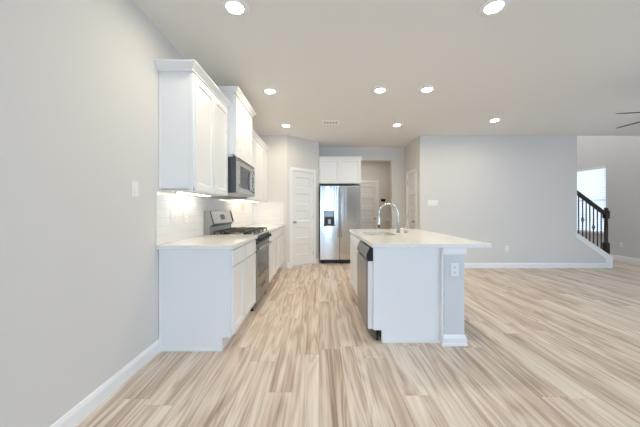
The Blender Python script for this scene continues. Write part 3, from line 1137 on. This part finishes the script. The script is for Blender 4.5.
b.box(IX1 - .015, IX1, IY0 + .02, IY1, 0, ZC)
part('carcass', b, 'cab', r)
sb0, sb1, sb2, sb3 = DW1 + .03, DW1 + .45, DW1 + .87, IY1 - .012
for a, c_ in ((sb0, sb1 - .004), (sb1 + .004, sb2 - .004), (sb2 + .004, sb3)):
    part('door', MB().shaker(IF, a, c_, .125, .708, 0.0, rail=.05), 'cab', r)
part('drawer', MB().boxf(IF, sb0, sb2 - .004, .722, .858, 0, .019, .0025), 'cab', r)
part('drawer', MB().boxf(IF, sb2 + .004, sb3, .722, .858, 0, .019, .0025), 'cab', r)
PX0, PX1, PY0 = 1.121, 1.303, 2.42
part('half_wall', MB().box(PX0, PX1, PY0, IY1 + .01, 0, ZC - .001, .002), 'ponywall', r)
k = MB()
k.sweep([(PX0, PY0 + .04), (PX0, PY0), (PX1, PY0), (PX1, IY1 + .01)], [(0, 0), (.022, 0), (.022, .016), (.016, .022), (.016, .065), (.011, .078), (.006, .090), (0, .094)], 0, False)
part('baseboard', k, 'trim', r)
k = MB()
k.sweep([(PX0 + .001, PY0 + .04), (PX0 + .001, PY0), (PX1, PY0), (PX1, IY1 + .01)], [(0, 0), (.008, 0), (.012, .012), (.014, .064), (0, .064)], ZC - .066, False)
part('cap_molding', k, 'trim', r)

outlet('white outlet on the grey end of the kitchen island', Frame((0, PY0, 0), (1, 0, 0), (0, -1, 0)), 1.215, .675)

# worktop with the sink cut-out (rounded opening)
CX0_, CX1_, CY0_, CY1_ = .469, 1.518, 2.372, 4.20
SX0, SX1, SY0, SY1, SR = .560, .930, 3.18, 3.68, .06


def rounded(x0, x1, y0, y1, rad, k=6):
    out = []
    for cx, cy, a0 in ((x1 - rad, y0 + rad, -90), (x1 - rad, y1 - rad, 0), (x0 + rad, y1 - rad, 90), (x0 + rad, y0 + rad, 180)):
        for i in range(k + 1):
            a = radians(a0 + 90 * i / k)
            out.append((cx + rad * cos(a), cy + rad * sin(a)))
    return out


def slab_with_hole(x0, x1, y0, y1, z0, z1, hole):
    mb = MB(); bm = mb.bm
    corners = [(x1, y0), (x1, y1), (x0, y1), (x0, y0)]
    n = len(hole); q = n // 4
    for z, flip in ((z1, False), (z0, True)):
        hv = [bm.verts.new((x, y, z)) for x, y in hole]
        cv = [bm.verts.new((x, y, z)) for x, y in corners]
        fs = []
        for k in range(4):
            for i in range(q - 1):
                fs.append((cv[k], hv[k * q + i + 1], hv[k * q + i]))
            a = hv[k * q + q - 1]; b = hv[(k * q + q) % n]
            fs.append((cv[k], cv[(k + 1) % 4], b, a))
        for f in fs:
            bm.faces.new(f if not flip else f[::-1])
        if not flip: ht, ct = hv, cv
        else: hb_, cb_ = hv, cv
    for i in range(n):
        j = (i + 1) % n
        bm.faces.new((ht[i], ht[j], hb_[j], hb_[i]))
    for k in range(4):
        j = (k + 1) % 4
        bm.faces.new((ct[j], ct[k], cb_[k], cb_[j]))
    bmesh.ops.recalc_face_normals(bm, faces=bm.faces)
    ed = [e for e in bm.edges if all(any(abs(v.co.x - c[0]) < 1e-6 and abs(v.co.y - c[1]) < 1e-6 for c in corners) for v in e.verts)]
    bmesh.ops.bevel(bm, geom=ed, offset=.003, segments=2, profile=.5, affect='EDGES')
    return mb


tag(part('countertop', slab_with_hole(CX0_, CX1_, CY0_, CY1_, ZC, .914, rounded(SX0, SX1, SY0, SY1, SR)), 'quartz'),
    'large white quartz island countertop with an undermount sink', 'countertop')

# sink: open basin
mb = MB(); bm = mb.bm
lv = []
for (ex, z) in ((.012, ZC - .004), (-.002, ZC - .004), (-.004, ZC - .02), (-.02, .715), (-.05, .700)):
    lv.append([bm.verts.new((x, y, z)) for x, y in rounded(SX0 - ex, SX1 + ex, SY0 - ex, SY1 + ex, max(SR + ex, .02))])
for i in range(len(lv) - 1):
    for k in range(len(lv[0])):
        j = (k + 1) % len(lv[0])
        f = bm.faces.new((lv[i][k], lv[i][j], lv[i + 1][j], lv[i + 1][k])); f.smooth = True
bm.faces.new(lv[-1])
sk = thing('kitchen_sink', 'stainless undermount sink set into the island countertop', 'sink', (SX0, SY0, .70))
bs = part('basin', mb, 'sink', sk)
md = bs.modifiers.new('Solidify', 'SOLIDIFY'); md.thickness = .002; md.offset = 1
part('drain', MB().lathe(((SX0 + SX1) / 2, (SY0 + SY1) / 2, .700), (0, 0, 1), [(.045, 0), (.045, .003), (.03, .004), (.028, .001), (0, .001)], 20), 'chrome', sk)

# faucet: gooseneck pull-down
fx, fy = 1.017, 3.48
r = thing('faucet', 'tall chrome gooseneck pull down faucet at the island sink', 'faucet', (fx, fy, .914))
part('base', MB().lathe((fx, fy, .914), (0, 0, 1), [(.027, 0), (.027, .006), (.022, .012), (.021, .075), (.017, .085), (.0135, .09)], 20), 'chrome', r)
ra = .122
pts = [(fx, fy, 1.0), (fx, fy, 1.06), (fx, fy, 1.12), (fx, fy, 1.165)]
pts += [(fx - ra + ra * cos(pi * q / 14), fy, 1.165 + ra * sin(pi * q / 14)) for q in range(1, 15)]
pts += [(fx - 2 * ra, fy, 1.13)]
part('spout', MB().tube(pts, .0125, 14), 'chrome', r)
part('spray_head', MB().tube([(fx - 2 * ra, fy, 1.14), (fx - 2 * ra, fy, 1.12), (fx - 2 * ra, fy, 1.03), (fx - 2 * ra, fy, .985)], [.0135, .0165, .018, .0195], 14), 'chrome', r)
hd = MB()
hd.tube([(fx, fy - .015, .965), (fx, fy - .045, .968), (fx + .004, fy - .10, .995)], [.011, .008, .006], 10)
part('lever', hd, 'chrome', r)
r = thing('soap_dispenser', 'short chrome soap dispenser beside the gooseneck faucet', 'dispenser', (1.10, 3.42, .914))
part('body', MB().lathe((1.10, 3.42, .914), (0, 0, 1), [(.024, 0), (.024, .005), (.018, .010), (.017, .050), (.020, .054), (.020, .066), (.014, .072), (0, .073)], 18), 'chrome', r)
part('nozzle', MB().tube([(1.10, 3.42, .975), (1.06, 3.42, .980), (1.035, 3.42, .972)], [.008, .007, .006], 10), 'chrome', r)

# dishwasher in the island bay
r = thing('dishwasher', 'stainless dishwasher with black top panel in the island side', 'dishwasher', (IX0, DW0, 0))
part('tub', MB().box(IX0 + .01, IX0 + .54, DW0 + .004, DW1 - .004, .10, ZC - .006, .002), 'dark_side', r)
d = part('door', MB().boxf(IF, DW0 + .002, DW1 - .002, .112, .735, .046, .060, .003), 'oven_steel', r)
part('door_edge_reflection', MB().boxf(IF, DW0 + .003, DW1 - .003, .113, .736, -.008, .0465, .001), 'plate', d)  # pale colour stands in for daylight reflected by the steel edge
cp = MB()
cp.prism([IF.p(DW0 + .002, .738, -.008), IF.p(DW0 + .002, .738, .044), IF.p(DW0 + .002, .758, .060), IF.p(DW0 + .002, .80, .060), IF.p(DW0 + .002, .862, .030), IF.p(DW0 + .002, .862, -.008)],
         Vector((0, DW1 - DW0 - .004, 0)), .003)
part('control_panel', cp, 'black_glass', d)
part('kick_plate', MB().boxf(IF, DW0 + .004, DW1 - .004, .035, .108, -.075, -.065, .001), 'black', r)
for y_ in (DW0 + .03, DW1 - .05):
    part('leg', MB().lathe((IX0 + .045, y_, 0), (0, 0, 1), [(.016, 0), (.016, .010), (.008, .014), (.008, .10)], 12), 'black', r)

# ------------------------------------------------------------------ ceiling: recessed lights, vent, fan
lights = [(-.641, 2.06, 'round recessed ceiling light closest to the left wall, ahead of the cabinets'),
          (1.333, 2.056, 'round recessed ceiling light nearest the camera, above the island front'),
          (-.638, 3.516, 'recessed ceiling light beside the raised cabinet over the microwave'),
          (.788, 3.49, 'recessed ceiling light over the sink, left of the middle pair'),
          (1.39, 3.47, 'recessed ceiling light over the faucet, right of the middle pair'),
          (-.605, 4.95, 'recessed ceiling light before the pantry door, left of the air vent'),
          (1.42, 4.92, 'recessed ceiling light in front of the hall opening, right of the vent'),
          (3.03, 4.655, 'recessed ceiling light before the blank living room wall')]
first = None
for x, y, lab in lights:
    if first is None:
        r = thing('recessed_light', lab, 'ceiling light', (x, y, H), 0, 'recessed ceiling lights')
        part('trim_ring', MB().lathe((x, y, H), (0, 0, -1), [(.106, 0), (.104, .003), (.070, .010), (.063, .010), (.063, .0)], 32), 'trim', r)
        part('lens', MB().lathe((x, y, H), (0, 0, -1), [(.063, .0005), (.063, .002), (0, .002)], 32), 'lamp', r)
        first = r
    else:
        dup(first, (x, y, H), lab)

vx, vy = .205, 4.78
r = thing('air_vent', 'white rectangular air vent on the ceiling before the refrigerator', 'vent', (vx, vy, H))
f = MB()
for a, b_, c_, d_ in ((-.16, .16, -.12, -.085), (-.16, .16, .085, .12), (-.16, -.125, -.09, .09), (.125, .16, -.09, .09)):
    f.box(vx + a, vx + b_, vy + c_, vy + d_, H - .008, H, .002)
part('frame', f, 'trim', r)
part('backing', MB().box(vx - .126, vx + .126, vy - .086, vy + .086, H - .002, H), 'vent_dark', r)
s = MB()
for i in range(6):
    x = vx - .125 + .05 * i
    s.box(x - .0145, x + .0145, vy - .088, vy + .088, H - .0085, H - .004, .001)
for y_ in (vy - .068, vy + .068):
    s.box(vx - .126, vx + .126, y_ - .022, y_ + .022, H - .0083, H - .004)
part('louvers', s, 'trim', r)

fcx, fcy, fz = 4.2, 3.05, 2.345
r = thing('ceiling_fan', 'dark bladed ceiling fan at the right edge, in the living area', 'fan', (fcx, fcy, H))
part('canopy', MB().lathe((fcx, fcy, H), (0, 0, -1), [(.07, 0), (.07, .02), (.05, .05), (.02, .07), (0, .07)]), 'fan', r)
part('downrod', MB().tube([(fcx, fcy, H - .05), (fcx, fcy, fz + .10)], .013), 'fan', r)
part('motor_housing', MB().lathe((fcx, fcy, fz + .13), (0, 0, -1), [(.03, 0), (.08, .02), (.115, .05), (.12, .12), (.10, .15), (.05, .17), (0, .175)]), 'fan', r)
for i in range(5):
    a = radians(96 + 72 * i)
    bf = Frame((fcx, fcy, fz), (cos(a), sin(a), 0), (-sin(a), cos(a), 0))
    tl = -.024
    b = MB()
    q = lambda u_, n_: bf.p(u_, tl * n_ / .07, n_)
    b.prism([q(.17, -.05), q(.22, -.06), q(.62, -.065), q(.67, -.05), q(.68, -.02), q(.68, .02), q(.67, .05), q(.62, .065), q(.22, .06), q(.17, .05)],
            (0, 0, .007))
    blade = part('blade', b, 'fan', r)
    part('blade_iron', MB().boxf(bf, .09, .24, -.004, .016, -.02, .02, .003), 'fan', blade)
